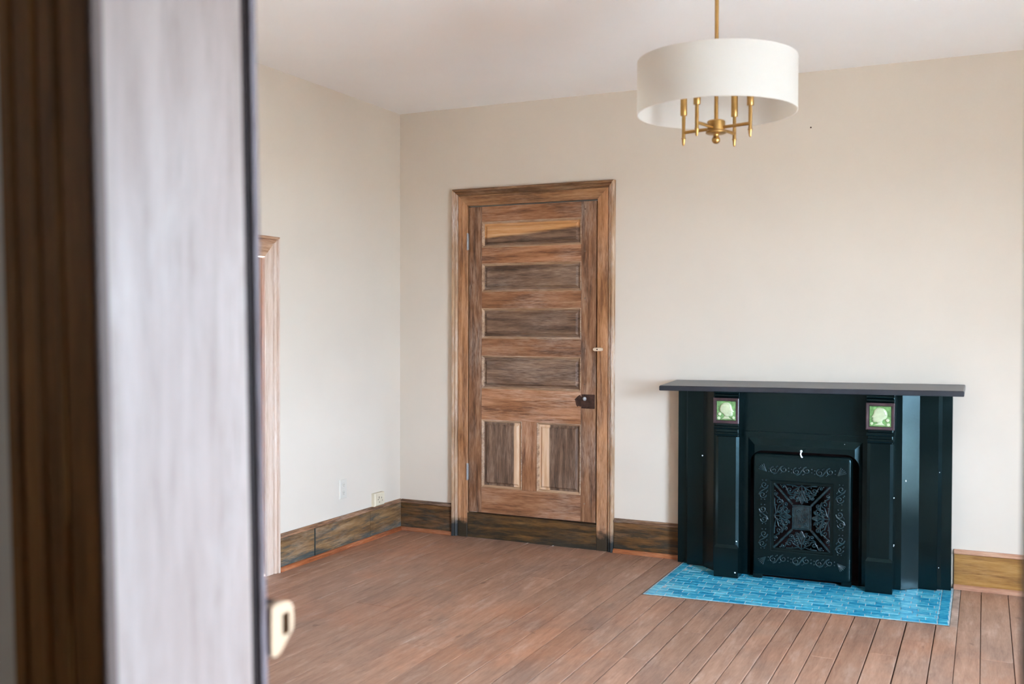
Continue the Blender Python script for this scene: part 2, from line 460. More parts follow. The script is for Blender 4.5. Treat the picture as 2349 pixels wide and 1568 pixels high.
DX0, DX1, DZ = 2.645, 3.625, 2.20       # rough opening of the doorway
wall_with_holes('wall_back', 'x', -0.2, RX + .2, 0.0, 0.2, -0.03, H, [(.520, 1.431, -.03, 2.16)], M['wall'], 'warm off-white plaster wall behind the fireplace and the panelled door')
wall_with_holes('wall_left', 'y', HY, 0.0, -0.2, 0.0, -0.03, H, [(-2.25, -1.412, -.03, 1.765)], M['wall'], 'bright off-white plaster wall with the duplex outlet')
wall_with_holes('wall_right', 'y', HALL, 0.0, RX, RX + .2, -0.03, H, WINDOWS, M['wall'], 'off-white plaster wall with the broad window and an added narrow one')
wall_with_holes('wall_front', 'x', 0.0, RX, HY, DY, -0.03, H, [(DX0, DX1, -.03, DZ)], M['wall'], 'thick wall pierced by the open doorway', fn=lambda x, y, z: (x, y + lean(z), z))
wall_with_holes('wall_hall', 'x', -0.2, RX + .2, HALL - .15, HALL, -0.03, H, [ADDED_HALL_WIN], M['wall_hall'], 'plain wall at the far side of the hall')
wall_with_holes('wall_hall_end', 'y', HALL, HY, -0.2, 0.0, -0.03, H, [], M['wall_hall'], 'plain end wall of the hall')
tag(box('ceiling', -.2, RX + .2, HALL - .15, .2, H, H + .12, M['ceiling']), 'smooth white ceiling above the drum pendant', 'ceiling', kind='structure')
tag(box('ground', -25, 40, -30, 30, -.75, -.70, M['ground']), 'pale paving outside the windows', 'ground', kind='structure')

# floor: slab, hall boards, and every board of the room
floor = tag(empty('floor', (2.7, -2.3, 0)), 'worn reddish brown floorboards running towards the fireplace', 'floor', kind='structure')
box('subfloor', 0, RX, DY - .3, 0, -.06, -.024, M['subfloor'], floor)
box('hall_boards', 0, RX, HALL, HY + .02, -.024, -.001, M['hall_floor'], floor)

XC = 2.694                                # middle of the fireplace
def sy(x): return 1 - 0.09 * (x - 2.7)    # the chimneypiece stands slightly askew to the wall
HL, HR, HF = 1.998, 3.430, .79            # hearth left, right, front depth
def hearth_front(x): return -HF * sy(x)

seams = [0.0, .13, .272, .410, .545, .752, .962, 1.135, 1.30, 1.49, 1.60, 1.74, 1.86, 1.985, 2.10, 2.217, 2.331, 2.455, 2.549, 2.641,
         2.73, 2.826, 2.917, 3.024, 3.137, 3.254, 3.380, 3.471, 3.567, 3.692, 3.80]
while seams[-1] < RX - .15: seams.append(round(seams[-1] + random.choice((.105, .118, .13)), 3))
seams.append(RX)
known_ends = {5: [-1.62], 8: [-2.05], 9: [-.9], 16: [-1.35, -2.6], 20: [-1.33], 22: [-1.45], 24: [-1.30], 25: [-1.05], 28: [-1.18]}
for i in range(len(seams) - 1):
    x0, x1 = seams[i], seams[i + 1]
    g = random.choice((.0012, .0016, .0020, .0026)) if x0 < 2.4 else random.choice((.0010, .0016, .0023, .0030))
    ends = [DY - .28]
    y = DY - .28 + random.uniform(1.0, 3.4)
    ke = known_ends.get(i, [])
    while y < -0.5:
        if all(abs(y - k) > .7 for k in ke): ends.append(y)
        y += random.uniform(2.2, 3.8)
    ends = sorted(ends + ke)
    mid = (x0 + x1) / 2
    in_h = HL - .02 < mid < HR
    for a, b in zip(ends, ends[1:] + [0.0]):
        bl = br = b
        if in_h and b > -.6:
            bl, br = hearth_front(x0) - .012, hearth_front(x1) - .012
        dz = random.uniform(-.0012, .0006)
        c = .0013
        m = MB()
        def q(ins, z):
            return [(x0 + g + ins, a + .0008 + ins, z), (x1 - g - ins, a + .0008 + ins, z), (x1 - g - ins, br - .0008 - ins, z), (x0 + g + ins, bl - .0008 - ins, z)]
        m.loops([q(0, -.022), q(0, dz - c * .8), q(c, dz)], True, True)
        m.build('plank', M['floor'], floor)
m = MB(); m.box(3.437, 3.470, -.86, 0, -.022, -.001, .002); m.build('plank', M['cement'], floor)

# ------------------------------------------------------------------ windows in the right wall
for i, (y0, y1, z0, z1) in enumerate(WINDOWS):
    w = tag(empty('window_%d' % (i + 1), (RX, (y0 + y1) / 2, z0)), ('added unseen narrow floor-length window for reflections on the fireplace iron', 'broad white sash window close to the doorway wall')[i], 'window', kind='structure')
    m = MB()
    for (a, b, c, d) in ((y0, y0 + .045, z0, z1), (y1 - .045, y1, z0, z1), (y0 + .045, y1 - .045, z0, z0 + .05), (y0 + .045, y1 - .045, z1 - .05, z1)):
        m.box(RX + .05, RX + .14, a, b, c, d)
    m.build('window_frame', M['white_trim'], w)
    zm = (z0 + z1) / 2
    for s, (c, d, xo) in enumerate(((z0 + .05, zm + .02, .065), (zm - .02, z1 - .05, .10))):
        m = MB()
        for (a, b, e, f) in ((y0 + .045, y0 + .085, c, d), (y1 - .085, y1 - .045, c, d), (y0 + .085, y1 - .085, c, c + .04), (y0 + .085, y1 - .085, d - .04, d)):
            m.box(RX + xo, RX + xo + .03, a, b, e, f)
        sash = m.build('sash', M['white_trim'], w)
        box('pane', RX + xo + .013, RX + xo + .017, y0 + .085, y1 - .085, c + .04, d - .04, M['glass'], sash)
    box('window_sill', RX - .04, RX + .05, y0 - .04, y1 + .04, z0 - .03, z0, M['white_trim'], w, .004)

w = tag(empty('window_3', (1.25, HALL, 1.75)), 'added unseen hall window that brightens the dark casing', 'window', kind='structure')
hx0, hx1, hz0, hz1 = ADDED_HALL_WIN
m = MB()
for (a, b, c, d) in ((hx0, hx0 + .04, hz0, hz1), (hx1 - .04, hx1, hz0, hz1), (hx0 + .04, hx1 - .04, hz0, hz0 + .04), (hx0 + .04, hx1 - .04, hz1 - .04, hz1)):
    m.box(a, b, HALL - .10, HALL - .03, c, d)
m.build('window_frame', M['white_trim'], w)
box('pane', hx0 + .04, hx1 - .04, HALL - .067, HALL - .063, hz0 + .04, hz1 - .04, M['glass'], w)

# ------------------------------------------------------------------ door casings
PROF = [(0, 0), (0, .018), (.003, .0205), (.0655, .0205), (.0675, .0185), (.0675, 0)]
BAND = [(.0680, 0), (.0680, .014), (.072, .014), (.076, .022), (.083, .029), (.086, .029), (.088, .025), (.092, .025), (.096, .037), (.106, .038), (.111, .032), (.111, 0)]

def casing(parent, place, xi0, xi1, zt, mz, mx, bz, bxm, zb=0.0):
    """place(a, h, z) -> world point; a runs along the wall, h off the wall"""
    def piece(name, f0, f1, mat, prof, par):
        v0 = [place(*f0(u, h)) for u, h in prof]; v1 = [place(*f1(u, h)) for u, h in prof]
        m = MB(); m.loops([v0, v1], True, True)
        return m.build(name, mat, par)
    for nm, f0, f1, ma, mb in (('casing_leg', lambda u, h: (xi0 - u, h, zb), lambda u, h: (xi0 - u, h, zt + u), mz, bz),
                               ('casing_leg', lambda u, h: (xi1 + u, h, zb), lambda u, h: (xi1 + u, h, zt + u), mz, bz),
                               ('casing_head', lambda u, h: (xi0 - u, h, zt + u), lambda u, h: (xi1 + u, h, zt + u), mx, bxm)):
        flat = piece(nm, f0, f1, ma, PROF, parent)
        piece('back_band', f0, f1, mb, BAND, flat)

t1 = tag(empty('trim_1', (.976, 0, 0)), 'stripped brown wooden casing around the panelled door', 'door casing', kind='structure')
casing(t1, lambda a, h, z: (a, -h, z), .526, 1.425, 2.156, M['casing_z'], M['casing_x'], M['band_z'], M['band_x'])
kick = box('kick_board', .527, 1.424, -.017, .03, .0, .157, M['base_kick'], t1, .002)
box('door_lining', .521, .5265, .0, .125, .157, 2.1555, M['base_kick'], t1)  # lining darkened to paint the shaded gap beside the door
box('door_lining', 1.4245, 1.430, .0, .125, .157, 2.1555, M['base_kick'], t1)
box('light_stop_backing', .521, 1.430, .13, .19, .0, 2.159, M['black'], t1)  # added black sheet that blocks light leaking through the door opening

# ------------------------------------------------------------------ panelled door
d1 = tag(empty('door_1', (.976, 0, .165)), 'stripped brown wooden door with four wide panels over two upright ones', 'door', kind='structure')
d1.location.z = .155
DZ0 = .166
FY = -.010                                   # face of the door
zr = [2.148, 2.051, 1.883, 1.781, 1.598, 1.492, 1.296, 1.187, .972, .771, .331, DZ0]
XL, XA, XB, XCm, XD, XR = .532, .6255, .915, 1.018, 1.316, 1.4165
box('stile', XL, XA - .0006, FY, FY + .038, DZ0, zr[0], M['stile'], d1, .0015)
box('stile', XD + .0006, XR, FY, FY + .038, DZ0, zr[0], M['stile'], d1, .0015)
for a, b in ((0, 1), (2, 3), (4, 5), (6, 7), (8, 9), (10, 11)):
    box('rail', XA, XD, FY, FY + .038, zr[b], zr[a], M['rail'], d1, .0012)
box('mullion', XA + (XB - XA), XCm, FY, FY + .038, zr[10], zr[9], M['mullion'], d1, .0012)
def raised_panel(x0, x1, z0, z1, mat):
    def L(i, y): return [(x0 + i, y, z0 + i), (x1 - i, y, z0 + i), (x1 - i, y, z1 - i), (x0 + i, y, z1 - i)]
    m = MB()
    m.loops([L(.014, FY + .030), L(.014, FY + .0135), L(.026, FY + .0138), L(.036, FY + .0045), L(.038, FY + .0040)], True, True)
    p = m.build('panel', mat, d1)
    m = MB()
    m.loops([L(.0, FY + .028), L(.0, FY + .0012), L(.0035, FY - .0012), L(.006, FY + .0010), L(.0125, FY + .0095), L(.0150, FY + .0132), L(.0152, FY + .0160)], True, False)
    m.build('panel_moulding', M['moulding'], p)
    return p
for k, (a, b) in enumerate(((1, 2), (3, 4), (5, 6), (7, 8))):
    raised_panel(XA, XD, zr[b], zr[a], M['panel_top'] if k == 0 else M['panel'])
raised_panel(XA, XB, zr[10], zr[9], M['panel_lowl'])
raised_panel(XCm, XD, zr[10], zr[9], M['panel_lowr'])
for z in (1.925, .427):
    m = MB(); m.lathe([(.0055, z - .055), (.0055, z + .055)], .5285, -.0245, 12)
    m.box(.529, .5315, -.022, -.008, z - .052, z + .052)
    h = m.build('hinge', M['steel'], d1)
    tag(h, 'dull steel butt hinge')
lk = MB(); lk.box(1.322, 1.409, FY - .003, FY, .870, .957, .001)
lock = lk.build('lock_plate', M['rust'], d1); tag(lock, 'dark rusted lock plate')
m = MB()
pts = []
for k in range(22):
    a = 2 * math.pi * k / 22; r = .030 * (1 + .10 * math.sin(5 * a) + .06 * math.sin(9 * a + 1))
    pts.append((1.308 + r * .95 * math.cos(a), .914 + r * math.sin(a) * 1.15))
m.add([(x, FY - .0018, z) for x, z in pts] + [(x, FY, z) for x, z in pts], [tuple(range(22)), tuple(range(22, 44))] + [(k, (k + 1) % 22, 22 + (k + 1) % 22, 22 + k) for k in range(22)])
m.build('rust_patch', M['rust'], d1)
m = MB(); m.sphere((1.346, FY - .012, .930), .013, 12, 8, .8); m.box(1.342, 1.350, FY - .010, FY - .002, .926, .934)
m.build('spindle', M['steel'], lock, True)
for z in (2.10, 1.84, 1.55, 1.24, 1.02, .28):
    m = MB(); m.lathe([(.0055, 0), (.0055, .001)], 0, 0, 10)
    m.warp(lambda x, y, zz, z=z: (1.342 + x, FY - .0004 - zz, z + y)); m.build('peg', M['panel'], d1)
tb = tag(empty('turn_button', (1.433, -.0205, 1.2365)), 'pale wooden turn button screwed to the door casing', 'turn button')
m = MB(); poly = [(-.031, -.006), (-.022, -.011), (.022, -.011), (.031, -.006), (.031, .006), (.022, .011), (-.022, .011), (-.031, .006)]
m.add([(1.433 + x, -.0205, 1.2365 + z) for x, z in poly] + [(1.433 + x * .93, -.0335, 1.2365 + z * .85) for x, z in poly], [tuple(range(8)), tuple(range(8, 16))] + [(k, (k + 1) % 8, 8 + (k + 1) % 8, 8 + k) for k in range(8)])
m.build('button_body', M['bone'], tb)
m = MB(); m.lathe([(.0045, 0), (.0045, .0016)], 0, 0, 10); m.warp(lambda x, y, z: (1.431 + x, -.0335 - z, 1.2365 + y)); m.build('screw', M['rust'], tb)

# ------------------------------------------------------------------ closet door in the left wall
t2 = tag(empty('trim_2', (0, -1.83, 0)), 'pale stripped casing of the low closet door in the left wall', 'door casing', kind='structure')
casing(t2, lambda a, h, z: (h, a, z), -2.243, -1.419, 1.757, M['closet_z'], M['closet_y'], M['closet_z'], M['closet_y'])
d2 = tag(empty('door_2', (0, -1.83, 0)), 'orange brown closet door beside the open doorway', 'door', kind='structure')
box('stile', -.030, .006, -2.238, -2.13, .012, 1.750, M['closet_door'], d2, .002)
box('stile', -.030, .006, -1.53, -1.424, .012, 1.750, M['closet_door'], d2, .002)
for a, b in ((.012, .20), (.80, .95), (1.63, 1.75)):
    box('rail', -.030, .006, -2.13, -1.53, a, b, M['closet_door'], d2, .002)
for a, b in ((.20, .80), (.95, 1.63)):
    m = MB()
    def L(i, x): return [(x, -2.13 + i, a + i), (x, -1.53 - i, a + i), (x, -1.53 - i, b - i), (x, -2.13 + i, b - i)]
    m.loops([L(0, -.025), L(0, .004), L(.014, -.008), L(.035, -.008), L(.045, 0)], True, True); m.build('panel', M['closet_door'], d2)

# ------------------------------------------------------------------ skirting boards
def skirting(parent, place, a0, a1, mb, mc, ms, splits=(), shoe=True):
    cuts = [a0, *splits, a1]
    for c0, c1 in zip(cuts, cuts[1:]):
        m = MB(); m.loops([[place(a, h, z) for h, z in ((0, 0), (.017, 0), (.017, .182), (.015, .184), (0, .184))] for a in (c0 + .0015, c1 - .0015)], True, True)
        m.build('board', mb, parent)
    m = MB(); m.loops([[place(a, h, z) for h, z in ((0, .1845), (.021, .1845), (.024, .189), (.021, .194), (.013, .199), (.009, .206), (0, .207))] for a in (a0, a1)], True, True)
    m.build('cap_moulding', mc, parent)
    if shoe:
        pr = [(.0172, 0)] + [(.0172 + .020 * math.cos(t), .024 * math.sin(t)) for t in [k * math.pi / 12 for k in range(0, 7)]]
        m = MB(); m.loops([[place(a, h, z) for h, z in pr] for a in (a0, a1)], True, True)
        m.build('shoe_moulding', ms, parent)
bb = tag(empty('baseboard_back', (2.7, 0, 0)), 'dark stained wooden skirting along the fireplace wall', 'skirting', kind='structure')
pb = lambda a, h, z: (a, -h, z)
skirting(bb, pb, .018, .4135, M['base_x'], M['cap_x'], M['shoe_x'])
skirting(bb, pb, 1.538, 1.955, M['base_x'], M['cap_x'], M['shoe_x'])
skirting(bb, pb, 3.436, RX, M['base_right'], M['shoe_r'], M['shoe_r'])
bl = tag(empty('baseboard_left', (0, -.65, 0)), 'scraped wooden skirting with dark green paint residue on the left wall', 'skirting', kind='structure')
skirting(bl, lambda a, h, z: (h, a, z), -1.306, 0.0, M['base_y'], M['cap_y'], M['shoe_y'], splits=(-.971, -.385))
box('joint_strip', .0172, .0192, -.9755, -.9665, .001, .184, M['joint'], bl)
br_ = tag(empty('baseboard_right', (RX, -2, 0)), 'stained wooden skirting under the windows', 'skirting', kind='structure')
skirting(br_, lambda a, h, z: (RX - h, a, z), DY + .05, -.02, M['base_y'], M['cap_y'], M['shoe_y'])
bleft2 = tag(empty('baseboard_corner', (0, -3.4, 0)), 'stained wooden skirting between closet door and doorway wall', 'skirting', kind='structure')
skirting(bleft2, lambda a, h, z: (h, a, z), DY + .06, -2.36, M['base_y'], M['cap_y'], M['shoe_y'])

# ------------------------------------------------------------------ outlets
o1 = tag(empty('wall_outlet', (0, -.665, .370)), 'flat white duplex outlet plate on the left wall', 'outlet')
m = MB()
def rr(y0, y1, z0, z1, i, x): return [(x, y0 + i, z0 + i), (x, y1 - i, z0 + i), (x, y1 - i, z1 - i), (x, y0 + i, z1 - i)]
m.loops([rr(-.703, -.627, .310, .430, 0, 0), rr(-.703, -.627, .310, .430, 0, .003), rr(-.703, -.627, .310, .430, .004, .006)], True, True)
m.build('cover_plate', M['plastic'], o1)
for zc in (.346, .394):
    m = MB(); prof = [(.0165 * math.cos(t), max(-.0135, min(.0135, .0165 * math.sin(t)))) for t in [2 * math.pi * k / 20 for k in range(20)]]
    m.loops([[(.006, -.665 + a, zc + b) for a, b in prof], [(.0085, -.665 + a * .95, zc + b * .95) for a, b in prof]], True, True)
    rc = m.build('receptacle', M['plastic'], o1)
    m = MB(); m.box(.0083, .0088, -.672, -.670, zc - .002, zc + .007); m.box(.0083, .0088, -.660, -.658, zc - .002, zc + .007); m.box(.0083, .0088, -.667, -.663, zc - .010, zc - .006)
    m.build('slot', M['slot'], rc)
m = MB(); m.sphere((.0062, -.665, .370), .0028, 8, 6); m.build('screw', M['plastic'], o1)

o2 = tag(empty('surface_outlet', (0, -.288, .207)), 'cream surface-mounted socket box standing on the skirting cap', 'outlet')
m = MB(); m.loops([rr(-.346, -.232, .2075, .292, 0, .0005), rr(-.346, -.232, .2075, .292, 0, .022), rr(-.346, -.232, .2075, .292, .006, .029)], True, True)
m.build('socket_box', M['cream'], o2)
for y, z, w, h in ((-.300, .262, .006, .014), (-.310, .250, .012, .004), (-.272, .258, .004, .010), (-.296, .232, .010, .005), (-.262, .240, .004, .008)):
    box('slot', .0288, .0296, y - w / 2, y + w / 2, z - h / 2, z + h / 2, M['slot'], o2)

# a nail hole left in the plaster above the mantel
nail = tag(empty('wall_nail', (2.683, 0, 2.491)), 'small nail stub left in the plaster beside the pendant shade', 'nail')
m = MB(); m.lathe([(.0045, 0), (.0035, .002), (.0015, .0025), (.0015, .005), (.0024, .0055), (.0024, .0065)], 0, 0, 10); m.warp(lambda x, y, z: (2.683 + x, -z, 2.491 + y)); m.build('nail_stub', M['rust'], nail)

# ------------------------------------------------------------------ hearth
def W(x, y, z): return (x, y * sy(x), z)
he = tag(empty('hearth', (XC, -.4, 0)), 'turquoise glazed brick-tile hearth in front of the green-black fireplace', 'hearth')
m = MB(); m.box(HL - .006, HR + .006, -HF - .004, -.004, -.022, .0020); m.warp(W); m.build('grout_bed', M['grout'], he)
m = MB(); m.box(HL - .010, HR + .004, -HF - .0135, -HF - .0045, -.022, .0012); m.warp(W); m.build('front_lip', M['lip'], he)
TL, TW, TG = .0805, .0478, .0028
tile_me = {}
def tile(x0, x1, y0, y1):
    cx, cy = (x0 + x1) / 2, (y0 + y1) / 2
    lx, ly = x1 - x0 - TG, (y1 - y0) * sy(cx) - TG
    key = (round(lx, 3), round((y1 - y0), 4))
    if key not in tile_me:
        mm = MB()
        def q(i, z): return [(-lx / 2 + i, -ly / 2 + i, z), (lx / 2 - i, -ly / 2 + i, z), (lx / 2 - i, ly / 2 - i, z), (-lx / 2 + i, ly / 2 - i, z)]
        mm.loops([q(0, -.006), q(0, .0028), q(.0022, .0042)], True, True)
        t = mesh_obj('tile', mm.v, mm.f, M['tile']); tile_me[key] = t.data
    else:
        t = bpy.data.objects.new('tile', tile_me[key]); COL.objects.link(t)
    t.parent = he
    sl = -0.09 * cy                                     # shear along the askew front
    t.location = (cx - he.location.x, cy * sy(cx) - he.location.y, random.uniform(-.0014, -.0004))
    t.rotation_euler = (random.uniform(-.006, .006), random.uniform(-.006, .006), math.atan(-0.09 * cy) + random.uniform(-.004, .004))
def hidden(x, y):
    d = abs(x - XC)
    return (d < .505 and y > -.19) or (d < .64 and y > -.10) or y > -.06
bw = .046
y = -HF
row = 0
while y < -.07:
    y1 = y + TW
    xs = HL + bw + (.0 if row % 2 else -TL / 2) + random.choice((0, 0, TL * .2, -TL * .15))
    while xs < HR - bw:
        a, b = max(xs, HL + bw), min(xs + TL, HR - bw)
        if b - a > .0045 and not hidden((a + b) / 2, (y + y1) / 2): tile(a, b, y, y1)
        xs += TL
    y = y1; row += 1
y = -HF
while y < -.10:
    y1 = min(y + TL * 1.12, -.05)
    tile(HL, HL + bw, y, y1); tile(HR - bw, HR, y, y1)
    y = y1

# ------------------------------------------------------------------ fireplace
fp = tag(empty('fireplace', (XC, 0, .004)), 'green-black painted iron fireplace surround with slate shelf and two portrait tiles', 'fireplace')
ZB, ZT = .0050, 1.034
def sgn_poly(pts, s): return [(XC + s * px, py) for px, py in (pts if s > 0 else pts[::-1])]
for s in (-1, 1):
    m = MB(); m.prism(sgn_poly([(.300, -.004), (.730, -.004), (.730, -.096), (.682, -.096), (.664, -.104), (.664, -.130), (.574, -.130), (.494, -.205), (.300, -.205)], s), ZB, ZT)
    m.warp(W); m.build('side_wing', M['iron'], fp)
# frieze
m = MB(); m.box(XC - .300, XC + .300, -.205, -.004, .795, ZT); m.warp(W); m.build('frieze', M['iron'], fp)
# surround frame (raised, bevelled, with a round-cornered opening)
BVL, RH = .038, .0140
OHW, OTOP, ORAD, FHW, FTOP = .285, .700, .070, .300, .768
def otop(x):
    ax = abs(x)
    if ax <= OHW - ORAD: return OTOP
    if ax >= OHW: return ZB
    d = ax - (OHW - ORAD)
    return OTOP - (ORAD - math.sqrt(max(0, ORAD * ORAD - d * d)))
xs = [-FHW, -OHW - .0001] + [-OHW + ORAD * (1 - math.cos(k * math.pi / 16)) for k in range(0, 9)] + [-.262 + .0, -.1, 0, .1, .262] + [OHW - ORAD * (1 - math.cos(k * math.pi / 16)) for k in range(8, -1, -1)] + [OHW + .0001, FHW]
xs = sorted(set(round(x, 5) for x in xs))
def hgt(x, z): return .2125 + RH * max(0, min(FHW - abs(x), FTOP - z, BVL)) / BVL
f = MB(); colsv = []
for x in xs:
    zo = otop(x); zc = FTOP - min(BVL, FHW - abs(x)); zc = max(zc, zo)
    zm = (zo + zc) / 2
    colsv.append([(XC + x, -hgt(x, zz), zz) for zz in (zo, zm, zc, FTOP)])
f.loops(colsv, False, False)
jam = [[(XC + x, -hgt(x, otop(x)), otop(x)) for x in xs if abs(x) <= OHW + .0002], [(XC + x, -.10, otop(x)) for x in xs if abs(x) <= OHW + .0002]]
f.loops(jam, False, False)
f.warp(W); fr = f.build('surround_frame', M['iron'], fp)
# plain band between frieze and frame
m = MB(); m.loops([[(XC - .326, yy, .803 - e), (XC + .326, yy, .803 - e), (XC + .326, yy, FTOP - .0), (XC - .326, yy, FTOP - .0)] for yy, e in ((-.2045, 0), (-.2105, 0), (-.2125, .004))], True, True)
m.warp(W); m.build('lintel_band', M['iron'], fp)
for s in (-1, 1):
    m = MB(); xa, xb = sorted((XC + s * .2995, XC + s * .330)); m.box(xa, xb, -.2125, -.2045, ZB, FTOP - .0005); m.warp(W); m.build('surround_strip', M['iron'], fp)
# firebox
fb = MB(); x0, x1, y0, y1, z0, z1 = XC - .290, XC + .290, -.21, -.012, .004, .72
fb.add([(x0, y0, z0), (x1, y0, z0), (x1, y1, z0), (x0, y1, z0), (x0, y0, z1), (x1, y0, z1), (x1, y1, z1), (x0, y1, z1)], [(0, 1, 2, 3), (4, 5, 6, 7), (0, 3, 7, 4), (1, 2, 6, 5), (2, 3, 7, 6)])
fb.warp(W); fb.build('firebox', M['soot'], fp)
# mantel shelf
m = MB()
def sl(i, z): return [(1.921 + i, -.004, z), (3.482 - i, -.004, z), (3.482 - i, -.338 + i, z), (1.921 + i, -.338 + i, z)]
m.loops([sl(.003, ZT + .0005), sl(0, ZT + .0035), sl(0, ZT + .0245), sl(.004, ZT + .0285)], True, True)
m.warp(lambda x, y, z: (x, y * (1 + .35 * (sy(x) - 1)), z + .010 * (x - 2.7) + .047 * (y + .17)))
m.build('mantel_shelf', M['shelf'], fp)

def relief(poly, cx, cz, y0, h, steps=((1, 0), (1, .35), (.9, .75), (.7, .95), (.4, 1.0))):
    """low relief: rings of a star-shaped outline, rising towards the viewer"""
    loops = []
    for sc_, hh in steps:
        loops.append([(cx + (px - cx) * sc_, y0 - h * hh, cz + (pz - cz) * sc_) for px, pz in poly])
    return loops
FACE = [(.00, .47), (.12, .46), (.23, .40), (.30, .30), (.325, .20), (.335, .12), (.375, .06), (.43, -.03), (.435, -.06), (.37, -.075), (.365, -.11), (.395, -.135), (.375, -.165), (.385, -.195),
        (.36, -.225), (.365, -.26), (.33, -.305), (.25, -.31), (.18, -.30), (.12, -.34), (-.02, -.34), (-.10, -.27), (-.16, -.17), (-.27, -.12), (-.34, -.02), (-.36, .10), (-.34, .22), (-.27, .34), (-.16, .43)]
NECK = [(-.10, -.20), (.12, -.20), (.13, -.33), (.22, -.42), (.34, -.47), (-.26, -.47), (-.16, -.40), (-.10, -.32)]

for s in (-1, 1):
    pf = -.312
    a0, a1 = (.332, .456)
    cap0, cap1 = (.328, .464)
    X = lambda d: XC + s * d
    def bx(m, d0, d1, y, z0, z1, b=.0035):
        xa, xb = sorted((X(d0), X(d1))); m.box(xa, xb, y, -.200, z0, z1, b)
    m = MB(); xa, xb = sorted((X(a0), X(a1))); ch_ = .0155
    m.prism([(xa, -.200), (xb + .003, -.200), (xb + .003, pf + .0068), (xb + .003 - ch_, pf), (xa + ch_, pf), (xa, pf + .0068)], ZB, .776); m.warp(W); m.build('pilaster_shaft', M['iron'], fp)
    m = MB(); xa, xb = sorted((X(a0 - .004), X(a1 + .004)))
    m.loops([[(xa + i, pf - .010 + i * 1.1, z), (xb - i, pf - .010 + i * 1.1, z), (xb - i, -.21, z), (xa + i, -.21, z)] for i, z in ((0, ZB), (0, .166), (.010, .184), (.0102, .188))], True, True)
    m.box(xa, xb, -.2095, -.2090, .1, .101) if False else None
    m.warp(W); m.build('plinth', M['iron'], fp)
    m = MB()
    bx(m, cap0, cap1, pf - .004, .850, .990, .003)
    xa, xb = sorted((X(cap0), X(cap1)))
    def torus(z, r, dy, ov=-.002):
        loops = []
        for k in range(9):
            t = -math.pi / 2 + math.pi * k / 8
            e = r * math.cos(t) * .6
            loops.append([(xa - ov - e + .004, pf - dy - r * math.cos(t), z + r * math.sin(t)), (xb + ov + e - .004, pf - dy - r * math.cos(t), z + r * math.sin(t)), (xb + ov + e - .004, -.205, z + r * math.sin(t)), (xa - ov - e + .004, -.205, z + r * math.sin(t))])
        m.loops(loops, True, True)
    torus(.826, .010, .002); torus(.792, .010, .000, -.006); bx(m, a0, a1, pf + .001, .776, .852)
    torus(1.002, .009, .003); torus(1.022, .010, .006); bx(m, cap0, cap1, pf, .989, ZT)
    m.warp(W); m.build('capital', M['iron'], fp)
    # clay tile frame and the relief tile
    xc = X((cap0 + cap1) / 2) - .001
    zc = .919; hw = .0695; tw = .0525
    def R4(h, y): return [(xc - h, y, zc - h), (xc + h, y, zc - h), (xc + h, y, zc + h), (xc - h, y, zc + h)]
    m = MB(); m.loops([R4(hw, pf - .003), R4(hw, pf - .014), R4(hw - .004, pf - .016), R4(tw + .003, pf - .015), R4(tw, pf - .009), R4(tw, pf - .003)], True, False)
    m.warp(W); tf = m.build('tile_frame', M['tile_frame'], fp); tag(tf, 'maroon glazed clay frame')
    m = MB(); m.loops([R4(tw - .0005, pf - .0030), R4(tw - .0005, pf - .010), R4(tw - .003, pf - .0115), R4(tw - .006, pf - .0095)], True, True)
    m.warp(W); pt = m.build('portrait_tile', M['majolica_low'], fp); tag(pt, 'green majolica tile with a head in profile')
    K = .098
    dirn = 1 if s < 0 else -1
    mp = lambda pl, dx=0, dz=0, k=1.0: [(xc + dirn * (px * k + dx) * K, zc + (pz * k + dz) * K) for px, pz in pl]
    m = MB()
    yb = pf - .0093
    m.loops(relief(mp(NECK), xc, zc - .33 * K, yb, .004), True, True)
    m.loops(relief(mp(FACE), xc + dirn * .02 * K, zc + .06 * K, yb, .0085), True, True)
    circ = [(.5 * math.cos(t), .5 * math.sin(t)) for t in [2 * math.pi * k / 14 for k in range(14)]]
    m.loops(relief(mp(circ, -.36, -.19, .20), xc - dirn * .36 * K, zc - .19 * K, yb, .007), True, True)      # knot of hair
    m.loops(relief(mp(circ, -.40, -.42, .18), xc - dirn * .40 * K, zc - .42 * K, yb, .003), True, True)
    m.loops(relief(mp(circ, .42, -.38, .16), xc + dirn * .42 * K, zc - .38 * K, yb, .003), True, True)
    for k in range(4):                                                                                  # strands
        t0 = [(-.30 + .05 * k + .30 * q, .10 + .10 * k + .06 * math.sin(q * 3) - .02 * k * q) for q in [j / 7 for j in range(8)]]
        m.tube([(xc + dirn * px * K, yb - .0062, zc + pz * K) for px, pz in t0], .0022, 6)
    m.warp(W); m.build('profile_relief', M['majolica_high'], pt, True, 50)
# chips of bare metal on the edges
m = MB()
for (x, y, z, r) in ((2.355, -.318, .205, .005), (2.352, -.324, .030, .006), (3.160, -.316, .255, .005), (3.158, -.316, .50, .004), (3.21, -.228, .58, .004), (3.256, -.130, .55, .004), (3.256, -.130, .46, .003), (3.30, -.126, .25, .0045), (3.365, -.114, .62, .003), (3.365, -.114, .12, .003), (2.14, -.224, .655, .005), (2.70, -.262, .695, .0), (1.968, -.087, .55, .004), (1.968, -.087, .66, .004), (2.905, -.238, .757, .003)):
    if r <= 0: continue
    for k in range(2):
        m.sphere((x + random.uniform(-.3, .3) * r, y, z + random.uniform(-1, 1) * r), r * random.uniform(.4, .8), 6, 5, .35)
m.warp(W)
ch = m.build('paint_chips', M['chip'], fp); ch['kind'] = 'stuff'

